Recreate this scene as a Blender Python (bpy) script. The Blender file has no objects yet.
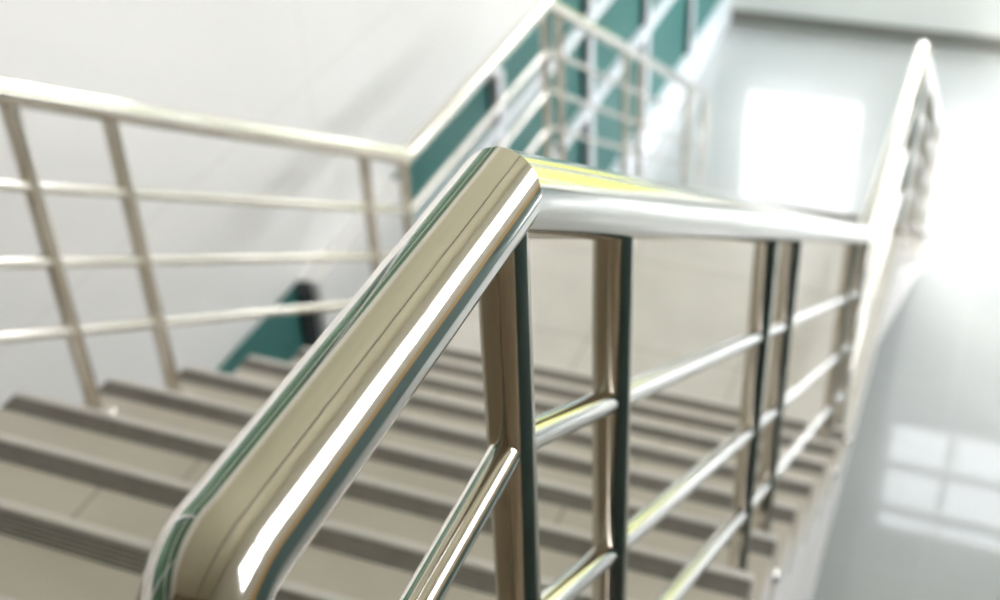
import bpy, bmesh, math, random
from mathutils import Vector, Matrix
S = bpy.context.scene
C = S.collection
U = 0.295            # metres per stair module used below
ZF = -17.1           # ground floor, in modules below the eye
def P(x, y, z): return Vector((x * U, y * U, (z - ZF) * U))

# ------------------------------------------------------------------ camera
cam = bpy.data.cameras.new('camera'); co = bpy.data.objects.new('camera', cam); C.objects.link(co)
right = Vector((0.92870425, 0.36851372, -0.04130446))
down = Vector((0.18002141, -0.54542963, -0.81859563))
fwd = Vector((-0.3241924, 0.75279755, -0.57288318))
m = Matrix((right, -down, -fwd)).transposed().to_4x4()
m.translation = P(0, 0, 0)
co.matrix_world = m
cam.sensor_width = 36; cam.lens = 36 * 1.298234; cam.clip_start = 0.02; cam.clip_end = 500
cam.dof.use_dof = True; cam.dof.focus_distance = 0.80; cam.dof.aperture_fstop = 5.6
S.camera = co
# ------------------------------------------------------------------ world, sun, exposure
SKY = 9.0
w = bpy.data.worlds.new('sky'); S.world = w; w.use_nodes = True
nt = w.node_tree; bg = nt.nodes['Background']
tc = nt.nodes.new('ShaderNodeTexCoord'); sp = nt.nodes.new('ShaderNodeSeparateXYZ')
rp = nt.nodes.new('ShaderNodeValToRGB')
nt.links.new(tc.outputs['Generated'], sp.inputs[0]); nt.links.new(sp.outputs['Z'], rp.inputs[0])
rp.color_ramp.elements[0].position = 0.0; rp.color_ramp.elements[0].color = (0.985, 0.985, 1.0, 1)
rp.color_ramp.elements[1].position = 0.7; rp.color_ramp.elements[1].color = (0.90, 0.94, 1.0, 1)
nt.links.new(rp.outputs[0], bg.inputs[0]); bg.inputs[1].default_value = SKY
sun = bpy.data.lights.new('sun', 'SUN'); sun.energy = 3.0; sun.angle = math.radians(3); sun.color = (1, .95, .86)
so = bpy.data.objects.new('sun', sun); C.objects.link(so); so.rotation_euler = (math.radians(-52), 0, math.radians(205)); so.location = (0, 0, 30)
S.view_settings.view_transform = 'Standard'; S.view_settings.look = 'None'; S.view_settings.gamma = 1
S.view_settings.use_curve_mapping = False; S.view_settings.exposure = 0.36
S.cycles.max_bounces = 10; S.cycles.diffuse_bounces = 6; S.cycles.glossy_bounces = 6; S.cycles.transparent_max_bounces = 12
S.cycles.caustics_reflective = False; S.cycles.caustics_refractive = False
S.cycles.sample_clamp_indirect = 12
S.cycles.use_denoising = True

# ------------------------------------------------------------------ materials
def mat(name, col, rough=.5, metal=0, spec=.5, coat=0):
    m = bpy.data.materials.new(name); m.use_nodes = True
    b = m.node_tree.nodes['Principled BSDF']
    b.inputs['Base Color'].default_value = (*col, 1); b.inputs['Roughness'].default_value = rough
    b.inputs['Metallic'].default_value = metal; b.inputs['Specular IOR Level'].default_value = spec
    b.inputs['Coat Weight'].default_value = coat
    return m
def N(m, t, **k):
    n = m.node_tree.nodes.new(t)
    for a, v in k.items(): setattr(n, a, v)
    return n
def mottle(m, c1, c2, scale, detail=4, grid=None, joint=None, axes=('X', 'Y'), jw=.012):
    """soft two tone mottling, optional thin joints on a world grid (sx, sy, ox, oy) in metres"""
    L = m.node_tree.links; b = m.node_tree.nodes['Principled BSDF']
    g = N(m, 'ShaderNodeNewGeometry'); nz = N(m, 'ShaderNodeTexNoise'); nz.inputs['Scale'].default_value = scale
    nz.inputs['Detail'].default_value = detail
    L.new(g.outputs['Position'], nz.inputs['Vector'])
    r = N(m, 'ShaderNodeValToRGB'); r.color_ramp.elements[0].color = (*c1, 1); r.color_ramp.elements[1].color = (*c2, 1)
    r.color_ramp.elements[0].position = .35; r.color_ramp.elements[1].position = .65
    L.new(nz.outputs['Fac'], r.inputs[0]); out = r.outputs[0]
    if grid:
        s = N(m, 'ShaderNodeSeparateXYZ'); L.new(g.outputs['Position'], s.inputs[0]); fac = None
        for ax, st, of in ((axes[0], grid[0], grid[2]), (axes[1], grid[1], grid[3])):
            if not st: continue
            a = N(m, 'ShaderNodeMath', operation='SUBTRACT'); a.inputs[1].default_value = of; L.new(s.outputs[ax], a.inputs[0])
            q = N(m, 'ShaderNodeMath', operation='PINGPONG'); q.inputs[1].default_value = st / 2; L.new(a.outputs[0], q.inputs[0])
            c = N(m, 'ShaderNodeMath', operation='LESS_THAN'); c.inputs[1].default_value = jw / 2; L.new(q.outputs[0], c.inputs[0])
            if fac is None: fac = c.outputs[0]
            else:
                mx = N(m, 'ShaderNodeMath', operation='MAXIMUM'); L.new(fac, mx.inputs[0]); L.new(c.outputs[0], mx.inputs[1]); fac = mx.outputs[0]
        x = N(m, 'ShaderNodeMix', data_type='RGBA'); L.new(fac, x.inputs[0]); L.new(out, x.inputs[6]); x.inputs[7].default_value = (*joint, 1); out = x.outputs[2]
    L.new(out, b.inputs['Base Color'])
    return m
steel = mat('polished_steel', (.86, .83, .79), .05, 1)
def steel_bump(m, sc, st, rlo, rhi):
    L = m.node_tree.links; b = m.node_tree.nodes['Principled BSDF']
    t = N(m, 'ShaderNodeTexCoord'); nz = N(m, 'ShaderNodeTexNoise'); nz.inputs['Scale'].default_value = sc; nz.inputs['Detail'].default_value = 3
    L.new(t.outputs['Object'], nz.inputs['Vector'])
    r = N(m, 'ShaderNodeMapRange'); r.inputs[3].default_value = rlo; r.inputs[4].default_value = rhi
    L.new(nz.outputs['Fac'], r.inputs[0]); L.new(r.outputs[0], b.inputs['Roughness'])
    bp = N(m, 'ShaderNodeBump'); bp.inputs['Strength'].default_value = st; bp.inputs['Distance'].default_value = .002
    L.new(nz.outputs['Fac'], bp.inputs['Height']); L.new(bp.outputs[0], b.inputs['Normal'])
steel_bump(steel, 9, .04, .08, .13)
post_steel = mat('post_steel', (.60, .55, .48), .12, 1); steel_bump(post_steel, 14, .05, .08, .18)
tread_m = mottle(mat('tread_tile', (.6, .56, .48), .30), (.56, .515, .435), (.60, .55, .465), 6, grid=(2.42 * U, 0, -2.4 * U, 0), joint=(.36, .32, .26), jw=.008)
upfl_m = mottle(mat('brown_floor_tile', (.2, .15, .1), .3), (.33, .265, .19), (.37, .30, .22), 3)
land_m = mottle(mat('landing_tile', (.6, .57, .5), .22), (.70, .67, .61), (.74, .71, .645), 5, grid=(2.03 * U, 2.03 * U, -2.4 * U, .3), joint=(.50, .46, .40), jw=.007)
lip_m = mat('nosing_lip', (.80, .77, .72), .25)
strip_m = mottle(mat('grip_strip', (.16, .13, .11), .55), (.22, .20, .175), (.26, .235, .205), 40)
white_m = mottle(mat('stringer_plaster', (.82, .79, .76), .6), (.87, .85, .83), (.90, .88, .86), 3)
wallw = mottle(mat('white_wall_tile', (.85, .85, .84), .30), (.84, .835, .82), (.87, .865, .855), 1.2, grid=(2.6, 1.2, 4.12, .4), joint=(.72, .71, .69), axes=('Y', 'Z'), jw=.006)
wallf = mottle(mat('far_wall_paint', (.70, .74, .71), .6), (.78, .80, .77), (.81, .83, .80), 1.0)
base_m = mat('dark_skirting', (.20, .20, .18), .35)
floor_m = mottle(mat('polished_floor_tile', (.42, .45, .44), .035), (.44, .46, .45), (.48, .50, .485), .8, grid=(.8, .8, .1, .2), joint=(.54, .56, .55), jw=.006)
_b = floor_m.node_tree.nodes['Principled BSDF']; _b.inputs['Roughness'].default_value = .30; _b.inputs['Specular IOR Level'].default_value = .5
_b.inputs['Coat Weight'].default_value = .6; _b.inputs['Coat Roughness'].default_value = .03
teal = mottle(mat('teal_panel', (.05, .24, .21), .45, spec=.25), (.040, .155, .145), (.048, .172, .160), 2)
teal_d = mat('upper_teal_panel', (.085, .175, .115), .25)
black_m = mat('black_mullion', (.012, .018, .02), .3)
rail_w = mat('white_enamel', (.82, .86, .90), .3)
frame_m = mat('window_frame_paint', (.55, .58, .60), .4)
ceil_m = mottle(mat('ceiling_board', (.62, .56, .44), .8), (.75, .70, .54), (.79, .74, .58), .9)
brown_m = mottle(mat('brown_timber_wall', (.26, .18, .11), .5), (.25, .185, .12), (.29, .22, .145), 1.5)
warm_w = mat('warm_white_paint', (.84, .79, .71), .6)
slate_m = mat('slate_teal_paint', (.12, .20, .21), .4)
orange_band_m = mat('sunlit_orange_tone', (.80, .52, .24), .5)  # flat orange with the glow of a sunlit sill put into the colour
beam_m = mat('dark_ceiling_track', (.10, .085, .07), .5)
leaf_m = mottle(mat('leaf', (.42, .50, .04), .6), (.055, .070, .008), (.10, .10, .012), 3)
bark_m = mat('bark', (.14, .10, .07), .8)
grass_m = mottle(mat('pale_paving', (.5, .49, .46), .8), (.48, .47, .44), (.54, .53, .50), .4)
glass_m = bpy.data.materials.new('window_glass'); glass_m.use_nodes = True
_n = glass_m.node_tree; _n.nodes.clear()
_o = _n.nodes.new('ShaderNodeOutputMaterial'); _x = _n.nodes.new('ShaderNodeMixShader'); _t = _n.nodes.new('ShaderNodeBsdfTransparent')
_g = _n.nodes.new('ShaderNodeBsdfGlossy'); _f = _n.nodes.new('ShaderNodeFresnel'); _g.inputs['Roughness'].default_value = .01
_t.inputs[0].default_value = (.97, .965, .965, 1); 
_ge = _n.nodes.new('ShaderNodeNewGeometry'); _mr = _n.nodes.new('ShaderNodeMapRange')   # same index on both faces of the pane
_mr.inputs[3].default_value = 1.45; _mr.inputs[4].default_value = 1 / 1.45
_n.links.new(_ge.outputs['Backfacing'], _mr.inputs[0]); _n.links.new(_mr.outputs[0], _f.inputs[0])
_n.links.new(_f.outputs[0], _x.inputs[0]); _n.links.new(_t.outputs[0], _x.inputs[1]); _n.links.new(_g.outputs[0], _x.inputs[2]); _n.links.new(_x.outputs[0], _o.inputs[0])

# ------------------------------------------------------------------ helpers
WORLD = {}
def child(name, bm, material, parent, smooth=False):
    """mesh given in world metres, stored relative to its parent's origin"""
    off = WORLD[parent.name]
    c = Vector((0, 0, 0))
    for v in bm.verts: c += v.co
    c /= len(bm.verts)
    bmesh.ops.translate(bm, verts=bm.verts, vec=-c)
    bmesh.ops.recalc_face_normals(bm, faces=bm.faces)
    me = bpy.data.meshes.new(name); bm.to_mesh(me); bm.free(); me.materials.append(material)
    if smooth:
        for p in me.polygons: p.use_smooth = True
    o = bpy.data.objects.new(name, me); C.objects.link(o); o.parent = parent; o.location = c - off
    WORLD[o.name] = c.copy()
    return o
def thing(name, loc, label=None, cat=None, group=None, kind=None):
    o = bpy.data.objects.new(name, None); C.objects.link(o); o.location = loc; WORLD[o.name] = Vector(loc)
    o.empty_display_size = .1
    if label: o['label'] = label
    if cat: o['category'] = cat
    if group: o['group'] = group
    if kind: o['kind'] = kind
    return o
def single(name, bm, material, label=None, cat=None, kind=None, group=None, smooth=False):
    me = bpy.data.meshes.new(name); c = Vector((0, 0, 0))
    for v in bm.verts: c += v.co
    c /= len(bm.verts); bmesh.ops.translate(bm, verts=bm.verts, vec=-c)
    bmesh.ops.recalc_face_normals(bm, faces=bm.faces); bm.to_mesh(me); bm.free(); me.materials.append(material)
    if smooth:
        for p in me.polygons: p.use_smooth = True
    o = bpy.data.objects.new(name, me); C.objects.link(o); o.location = c; WORLD[o.name] = c.copy()
    if label: o['label'] = label
    if cat: o['category'] = cat
    if kind: o['kind'] = kind
    if group: o['group'] = group
    return o
def box(bm, a, b, bev=0):
    """a, b opposite corners in modules"""
    a = P(*a); b = P(*b)
    lo = Vector(map(min, a, b)); hi = Vector(map(max, a, b))
    vs = [bm.verts.new((x, y, z)) for x in (lo.x, hi.x) for y in (lo.y, hi.y) for z in (lo.z, hi.z)]
    fs = [bm.faces.new([vs[i] for i in q]) for q in ((0, 1, 3, 2), (4, 6, 7, 5), (0, 4, 5, 1), (2, 3, 7, 6), (0, 2, 6, 4), (1, 5, 7, 3))]
    if bev:
        es = {e for f in fs for e in f.edges}
        bmesh.ops.bevel(bm, geom=list(es), offset=bev, segments=4, affect='EDGES', profile=.5)
    return bm
def B(a, b, bev=0): return box(bmesh.new(), a, b, bev)
def prism(poly, x0, x1):
    """polygon of (y, z) modules swept along X"""
    bm = bmesh.new()
    l = [bm.verts.new(P(x0, y, z)) for y, z in poly]; r = [bm.verts.new(P(x1, y, z)) for y, z in poly]
    bm.faces.new(l); bm.faces.new(list(reversed(r)))
    n = len(poly)
    for i in range(n): bm.faces.new((l[i], r[i], r[(i + 1) % n], l[(i + 1) % n]))
    return bm
def sweep(x, path, rad, seg=40, hard=()):
    """round tube in the plane X = x along (y, z); mitred joints, a hard joint keeps a crisp crease"""
    bm = bmesh.new(); n = len(path)
    dirs = []
    for i in range(n - 1):
        d = Vector((path[i + 1][0] - path[i][0], path[i + 1][1] - path[i][1])); dirs.append(d.normalized())
    def ring(i, k):
        p = Vector(path[i]); d = dirs[k]; nn = Vector((-d.y, d.x)); t = 0
        if 0 < i < n - 1:
            a, b = dirs[i - 1], dirs[i]; cr = a.x * b.y - a.y * b.x; dt = a.dot(b)
            t = math.tan(math.atan2(cr, dt) / 2) * (-1 if k == i - 1 else 1)
        out = []
        for s in range(seg):
            th = 2 * math.pi * s / seg
            o = math.sin(th) * rad; sh = t * o
            q = p + nn * o + d * sh
            out.append(bm.verts.new(P(x + math.cos(th) * rad, q.x, q.y)))
        return out
    prev = ring(0, 0); first = prev
    for i in range(1, n):
        cur = ring(i, i - 1)
        for s in range(seg):
            bm.faces.new((prev[s], prev[(s + 1) % seg], cur[(s + 1) % seg], cur[s]))
        prev = ring(i, i) if (i < n - 1 and i in hard) else cur
    bm.faces.new(first); bm.faces.new(prev)
    return bm
def smooth_by_angle(o, ang=40):
    bm = bmesh.new(); bm.from_mesh(o.data)
    for e in bm.edges:
        if len(e.link_faces) == 2 and e.calc_face_angle(0) > math.radians(ang): e.smooth = False
    for f in bm.faces: f.smooth = True
    bm.to_mesh(o.data); bm.free()

# ------------------------------------------------------------------ stair profile
SL = 0.6091
XL, XR = -6.60, -0.87                  # the stair's two sides
NY = [2.74 + .985 * k for k in range(10)]          # grip strips of the upper flight
NZ = [-4.40 - .5995 * k for k in range(10)]
FR = .15                                # strip centre to front edge
ZL = NZ[-1] - .5995                     # landing
Y2 = 17.3                               # second strip row: landing's front
NY2 = [Y2 + .985 * k for k in range(11)]
NZ2 = [ZL - .61 * k for k in range(11)]
ZU = NZ[0]

# ------------------------------------------------------------------ setting: floors, walls, ceiling
XW, XE, YB, YF, ZC = -8.7, 10.0, -12.0, 39.62, 9.6
single('floor', B((XW - 1, YB, ZF - .6), (XE, YF + 1, ZF)), floor_m, kind='structure')
bm = B((XW, YB, ZU - 1.0), (XR, NY[0] - .2, ZU - .0))
box(bm, (XR, YB, ZU - 1.0), (XE, .75, ZU))
single('floor', bm, upfl_m, kind='structure').name = 'floor_upper'
single('ceiling', B((XW - 1, YB, ZC), (XE + 1, YF + 1, ZC + .8)), ceil_m, kind='structure')
for i, x in enumerate((2.9,)):
    single('trim_%d' % (10 + i), B((x - .12, YB, ZC - .35), (x + .12, YF, ZC)), beam_m, kind='structure')

def holed_wall(name, axis, c0, c1, lo, hi, z0, z1, holes, material):
    """wall slab perpendicular to axis between c0..c1 with rectangular openings (a0,a1,z0,z1)"""
    cuts = sorted({lo, hi, *[h[0] for h in holes], *[h[1] for h in holes]})
    zc = sorted({z0, z1, *[h[2] for h in holes], *[h[3] for h in holes]})
    bm = bmesh.new()
    def inside(a, z): return any(h[0] < a < h[1] and h[2] < z < h[3] for h in holes)
    for i in range(len(cuts) - 1):
        a0, a1 = cuts[i], cuts[i + 1]
        j = 0
        while j < len(zc) - 1:
            if inside((a0 + a1) / 2, (zc[j] + zc[j + 1]) / 2): j += 1; continue
            k = j
            while k < len(zc) - 1 and not inside((a0 + a1) / 2, (zc[k] + zc[k + 1]) / 2): k += 1
            if axis == 'Y': box(bm, (a0, c0, zc[j]), (a1, c1, zc[k]))
            else: box(bm, (c0, a0, zc[j]), (c1, a1, zc[k]))
            j = k
    return single(name, bm, material, kind='structure')
def window(n, axis, c, a0, a1, z0, z1, va, hz, t=.14, depth=.35):
    """frame with mullions at va (positions) and bars at hz, one glass sheet"""
    w = thing('window_%d' % n, P(c, (a0 + a1) / 2, z0) if axis == 'X' else P((a0 + a1) / 2, c, z0), kind='structure')
    bm = bmesh.new()
    def bb(p0, p1, q0, q1, d):
        if axis == 'Y': box(bm, (p0, c - d, q0), (p1, c + d, q1))
        else: box(bm, (c - d, p0, q0), (c + d, p1, q1))
    bb(a0, a0 + t, z0, z1, depth / 2); bb(a1 - t, a1, z0, z1, depth / 2)
    bb(a0 + t, a1 - t, z0, z0 + t, depth / 2); bb(a0 + t, a1 - t, z1 - t, z1, depth / 2)
    child('window_frame', bm, frame_m, w)
    for v in va:
        bm = bmesh.new(); bb(v - t / 2, v + t / 2, z0 + t, z1 - t, depth / 2.6); child('mullion', bm, frame_m, w)
    for h in hz:
        bm = bmesh.new(); bb(a0 + t, a1 - t, h - t / 2, h + t / 2, depth / 3); child('glazing_bar', bm, frame_m, w)
    bm = bmesh.new(); bb(a0 + t, a1 - t, z0 + t, z1 - t, .02); child('glass_sheet', bm, glass_m, w)
    return w
# far wall, two storeys of windows
bays = [(-7.9, -3.7), (-1.45, 5.6), (6.6, 9.7)]
GZ0, GZ1 = ZF + 2.3, ZF + 8.75
UZ0, UZ1 = ZF + 15.1, ZF + 21.3
holes = [(a, b, GZ0, GZ1) for a, b in bays] + [(a, b, UZ0, UZ1) for a, b in bays]
holed_wall('wall_far', 'Y', YF, YF + .9, XW - 1, XE + 1, ZF, ZC, holes, wallf)
n = 1
for a, b in bays:
    va = [] if b - a < 5 else ([.93, 3.7] if a == -1.45 else [(a + b) / 2])
    window(n, 'Y', YF + .3, a, b, GZ0, GZ1, va, [ZF + 7.1], t=.20); n += 1
    window(n, 'Y', YF + .3, a, b, UZ0, UZ1, va or [(a + b) / 2], [ZF + 17.5, ZF + 19.8], t=.24); n += 1
single('baseboard_far', B((XW, YF - .12, ZF), (XE, YF, ZF + .42)), base_m, kind='structure')
# right wall: a long ribbon of windows on the upper storey above teal wall
rb = [(-10, -2.2), (1.0, 6), (6.4, 14.2), (14.6, 22.4), (22.8, 30.6), (31, 38.8)]
RZ0, RZ1 = -1.0, 4.2
holed_wall('wall_right_upper', 'X', XE, XE + .9, YB - .5, YF, -4.4, ZC, [(a, b, RZ0, RZ1) for a, b in rb[1:]], warm_w)
holed_wall('wall_right_lower', 'X', XE, XE + .9, YB - .5, YF, ZF, -4.4, [(a, b, ZF + 2.3, ZF + 8.7) for a, b in rb[4:]], slate_m)
for a, b in rb:
    if a > 0: window(n, 'X', XE + .3, a, b, RZ0, RZ1, [(a + b) / 2], []); n += 1
    if a > 22: window(n, 'X', XE + .3, a, b, ZF + 2.3, ZF + 8.7, [(a + b) / 2], [ZF + 7.1]); n += 1  # the lower bays are out of view, added to brighten the lower hall
single('trim_2', B((XE - .5, YB, -6.0), (XE, YF, -4.2)), orange_band_m, kind='structure')  # unseen band, added so the steel tubes mirror an orange streak
single('wall_back', B((XW - 1, YB - .9, ZF), (XE, YB, ZC)), brown_m, kind='structure')
# left wall: teal glazed storey below, white storey band, teal above
single('wall_left', B((XW - .9, YB, ZF), (XW, YF, ZC)), wallw, kind='structure')

# ------------------------------------------------------------------ teal panelling along the left wall
TT = -10.22
def panelling(name, y0, y1, zb, zt, posts, rails, material, label, gaps=()):
    t = thing(name, P(XW + .1, (y0 + y1) / 2, zb), label, 'wall panelling')
    ed = [y0] + [p for p in posts] + [y1]
    for a, b in zip(ed[:-1], ed[1:]):
        if any(abs(a - g) < .3 for g in gaps): continue
        child('panel', B((XW + .01, a, zb), (XW + .12, b, zt)), material, t)
    for p in posts:
        child('black_post', B((XW + .03, p - .26, zb), (XW + .22, p + .0, zt)), black_m, t)
        if p != 12.98: child('white_post', B((XW + .03, p + .0, zb), (XW + .24, p + .26, zt)), rail_w, t)
    for r in rails:
        child('cross_rail', B((XW + .14, y0, r - .13), (XW + .30, y1, r + .13)), rail_w, t)
    return t
panelling('teal_panelling', 4.0, 12.98, ZF + 1.0, TT, [12.98], [], teal, 'dark teal wall panel below the white wall, seen left of the descending steps')
panelling('teal_panelling', 16.0, YF - .02, ZF + 1.0, TT, [20.1, 25.4, 30.0, 34.7], [-11.27, -13.4], teal, 'teal wall panels with black posts and white cross rails behind the far left railing')
single('trim_1', B((XW, 12.98, ZF), (XW + .35, 16.0, TT + .02)), wallw, kind='structure')
single('baseboard_left', B((XW, YB, ZF), (XW + .35, YF, ZF + 1.0), .01), rail_w, kind='structure')
panelling('teal_panelling', YB + .1, YF - .02, -.9, 5.8, [-8, -2, 4.0, 10, 16, 22, 28, 34], [3.0], teal_d, 'dark green upper storey wall panels above the white wall')

# ------------------------------------------------------------------ staircase
st = thing('staircase', P(-3.7, 10, ZF), 'beige tiled staircase with dark grip strips, two flights and a landing', 'stairs')
def flight_profile():
    top = []
    y = NY[0] - .2; top.append((y, ZU - .16))
    for k in range(10):
        f = NY[k] + FR
        nz = NZ[k + 1] if k < 9 else ZL
        top.append((f - .06, NZ[k] - .16)); top.append((f - .06, nz - .16))
    top.append((NY2[0] + FR - .06, ZL - .16))
    for k in range(11):
        f = NY2[k] + FR
        nz = NZ2[k + 1] - .16 if k < 10 else ZF
        if k: top.append((f - .06, NZ2[k] - .16))
        top.append((f - .06, nz))
    yl = NY2[-1] + FR - .06
    bot = [(yl - .6, ZF)]
    # soffit of the lower flight, landing and upper flight
    bot += [(15.35, -11.2), (10.3, -11.2), (NY[0] - .2, -6.45)]
    return top, bot
top, bot = flight_profile()
child('stair_body', prism(top + bot, XL, XR), white_m, st)
def tread(y0, y1, z, m=tread_m, last=False):
    """tile, set in from the back riser to its front, with a strip and a light lip"""
    ys = y1 - FR - .085; ye = y1 - FR + .085
    t = child('tread', B((XL - .01, y0, z - .16), (XR + .012, ys, z)), m, st)
    bm = bmesh.new(); box(bm, (XL - .01, ys, z - .16), (XR + .012, ye, z - .012))
    for q in range(5):
        a = ys + .010 + q * .032
        box(bm, (XL - .01, a, z - .012), (XR + .012, a + .019, z + .006))
    child('grip_strip', bm, strip_m, t)
    child('nosing_lip', B((XL - .01, ye, z - .16), (XR + .012, y1 + .0, z), .004), lip_m, t)
edges = [NY[0] + FR] + [y + FR for y in NY[1:]]
tread(NY[0] - .2, edges[0], NZ[0])
for k in range(1, 10): tread(edges[k - 1] - .06, edges[k], NZ[k])
tread(edges[9] - .06, NY2[0] + FR, ZL, land_m)
e2 = [y + FR for y in NY2]
for k in range(1, 11): tread(e2[k - 1] - .06, e2[k], NZ2[k])
def level(y):
    if y < edges[0]: return NZ[0]
    for k in range(1, 10):
        if y < edges[k]: return NZ[k]
    if y < e2[0]: return ZL
    for k in range(1, 11):
        if y < e2[k]: return NZ2[k]
    return ZF

# ------------------------------------------------------------------ railings
HR = .103; RR = .044
YA, YK, YM, YN, YE = 1.05, 2.345, 12.25, 17.2, 28.0
zA = -1.487
zM = -.073 - SL * YM
zN = zM
zE = zN - SL * (YE - YN)
def rail_z(y, dz=0):
    return rail_z0(y) + dz
def rail_z0(y):
    if y < YK: return zA
    if y < YM: return zA + (zM - zA) * (y - YK) / (YM - YK)
    if y < YN: return zM
    return zN - SL * (y - YN)
zA0, zM0, zN0, zE0 = zA, zM, zN, zE
def railing(x, posts, label, side):
    t = thing('stair_railing', P(x, 14, ZF), label, 'railing')
    dz = .066 if side < 0 else 0
    zA, zM, zN, zE = [v + dz for v in (zA0, zM0, zN0, zE0)]
    # handrail: rises from the floor, bends level, slopes, level over the landing, slopes, drops to the floor
    raw = [(.885, ZU), (.885, -1.83 + dz), (1.125, zA), (YK, zA)]; rads = [0, .14, .112]
    path = [raw[0]]
    for k in (1, 2):
        p0, p1, p2 = (Vector(raw[k + q]) for q in (-1, 0, 1)); d0 = (p1 - p0).normalized(); d1 = (p2 - p1).normalized()
        ang = d0.angle(d1); tl = rads[k] * math.tan(ang / 2)
        sgn = 1 if d0.x * d1.y - d0.y * d1.x > 0 else -1
        a = p1 - d0 * tl; nrm0 = Vector((-d0.y, d0.x)) * sgn; cn = a + nrm0 * rads[k]
        for i in range(9):
            th = ang * i / 8
            v = -nrm0; path.append(tuple(cn + rads[k] * (v * math.cos(th) + d0 * math.sin(th))))
    h0 = len(path); path.append((YK, zA))
    path += [(YM, zM), (YN, zN)]
    hard = [h0, h0 + 1, h0 + 2]
    d = Vector((1, -SL)).normalized(); r2 = .3; tt = r2 * math.tan((math.pi / 2 - math.atan(SL)) / 2)
    ps = Vector((YE, zE)) - d * tt; a0 = math.atan(SL)
    nrm = Vector((d.y, -d.x))        # towards the inside of the bend (down, back)
    cen = ps + nrm * r2
    for i in range(9):
        a = a0 + (math.pi / 2 - a0) * i / 8
        path.append((cen.x + r2 * math.sin(a), cen.y + r2 * math.cos(a)))
    path.append((YE, ZF))
    h = child('handrail', sweep(x, path, HR, 56, hard), steel, t); smooth_by_angle(h, 30)
    # bars: three in each stretch, between the posts
    for (a, b) in ((.885, YK), (YK, YM), (YM, YN), (YN, YE)):
        for off in ((.75, 1.46, 2.14) if side > 0 else (.76, 1.42, 2.07)):
            za, zb = rail_z(a + 1e-4, dz), rail_z(b - 1e-4, dz)
            o = child('cross_bar', sweep(x, [(a, za - off), (b, zb - off)], RR, 24), steel, t); smooth_by_angle(o)
    for y in posts:
        if side < 0: y = {6.03: 6.35, 6.95: 7.33, 10.9: 11.25}.get(y, y)
        top = rail_z(y, dz) - .05
        p = child('post', sweep(x, [(y, level(y)), (y, top)], .064, 40), post_steel, t); smooth_by_angle(p)
        bm = sweep(x, [(y, level(y)), (y, level(y) + .03)], .085, 40)
        child('base_collar', bm, steel, p)
        bm = bmesh.new(); bmesh.ops.create_uvsphere(bm, u_segments=20, v_segments=12, radius=.06 * U)
        bmesh.ops.translate(bm, verts=bm.verts, vec=P(x + (.115 if side > 0 else .15), y, level(y) + .05))
        child('cover_dome', bm, steel, p, True)
    return t
PO = [2.35, 3.22, 6.03, 6.95, 10.9, 12.17, 17.1, 17.75, 21.35, 22.3, 26.3]
railing(-1.0, PO, 'polished steel railing in the foreground, on the right edge of the stairs', 1)
railing(-6.42, PO, 'polished steel railing along the left edge of the stairs, beside the white wall', -1)

# ------------------------------------------------------------------ outdoors, seen in the reflections
grass2_m = mottle(mat('lawn', (.06, .07, .01), .9, spec=.1), (.10, .112, .022), (.14, .145, .03), .5)
tag_l = single('lawn', B((-40, YF + 5, ZF - .7), (40, YF + 60, ZF - .62)), grass2_m, 'yellow green lawn outside the far windows', 'lawn', 'stuff')
single('ground', B((-260, -260, ZF - 1.2), (260, 260, ZF - .7)), grass_m, kind='structure')
def tree(x, y, h, r, seed, label):
    random.seed(seed)
    t = thing('tree', P(x, y, ZF - .6), label, 'tree', 'trees outside the windows')
    bm = bmesh.new()
    bmesh.ops.create_cone(bm, cap_ends=True, segments=12, radius1=.5 * U, radius2=.25 * U, depth=h * .6 * U)
    bmesh.ops.translate(bm, verts=bm.verts, vec=P(x, y, ZF - .6 + h * .3))
    child('trunk', bm, bark_m, t)
    bm = bmesh.new()
    for i in range(26):
        a = random.uniform(0, 6.28); q = r * random.uniform(0, .75); zz = ZF + h * random.uniform(.5, .95)
        s = r * random.uniform(.22, .42)
        mm = Matrix.Translation(P(x + q * math.cos(a), y + q * math.sin(a), zz)) @ Matrix.Diagonal((s * U, s * U, s * U * .8, 1))
        bmesh.ops.create_icosphere(bm, subdivisions=2, radius=1, matrix=mm)
    for v in bm.verts: v.co += Vector((random.uniform(-1, 1), random.uniform(-1, 1), random.uniform(-1, 1))) * .06
    child('crown', bm, leaf_m, t)
tree(-22, 62, 26, 11, 1, 'yellow green tree outside the far windows')
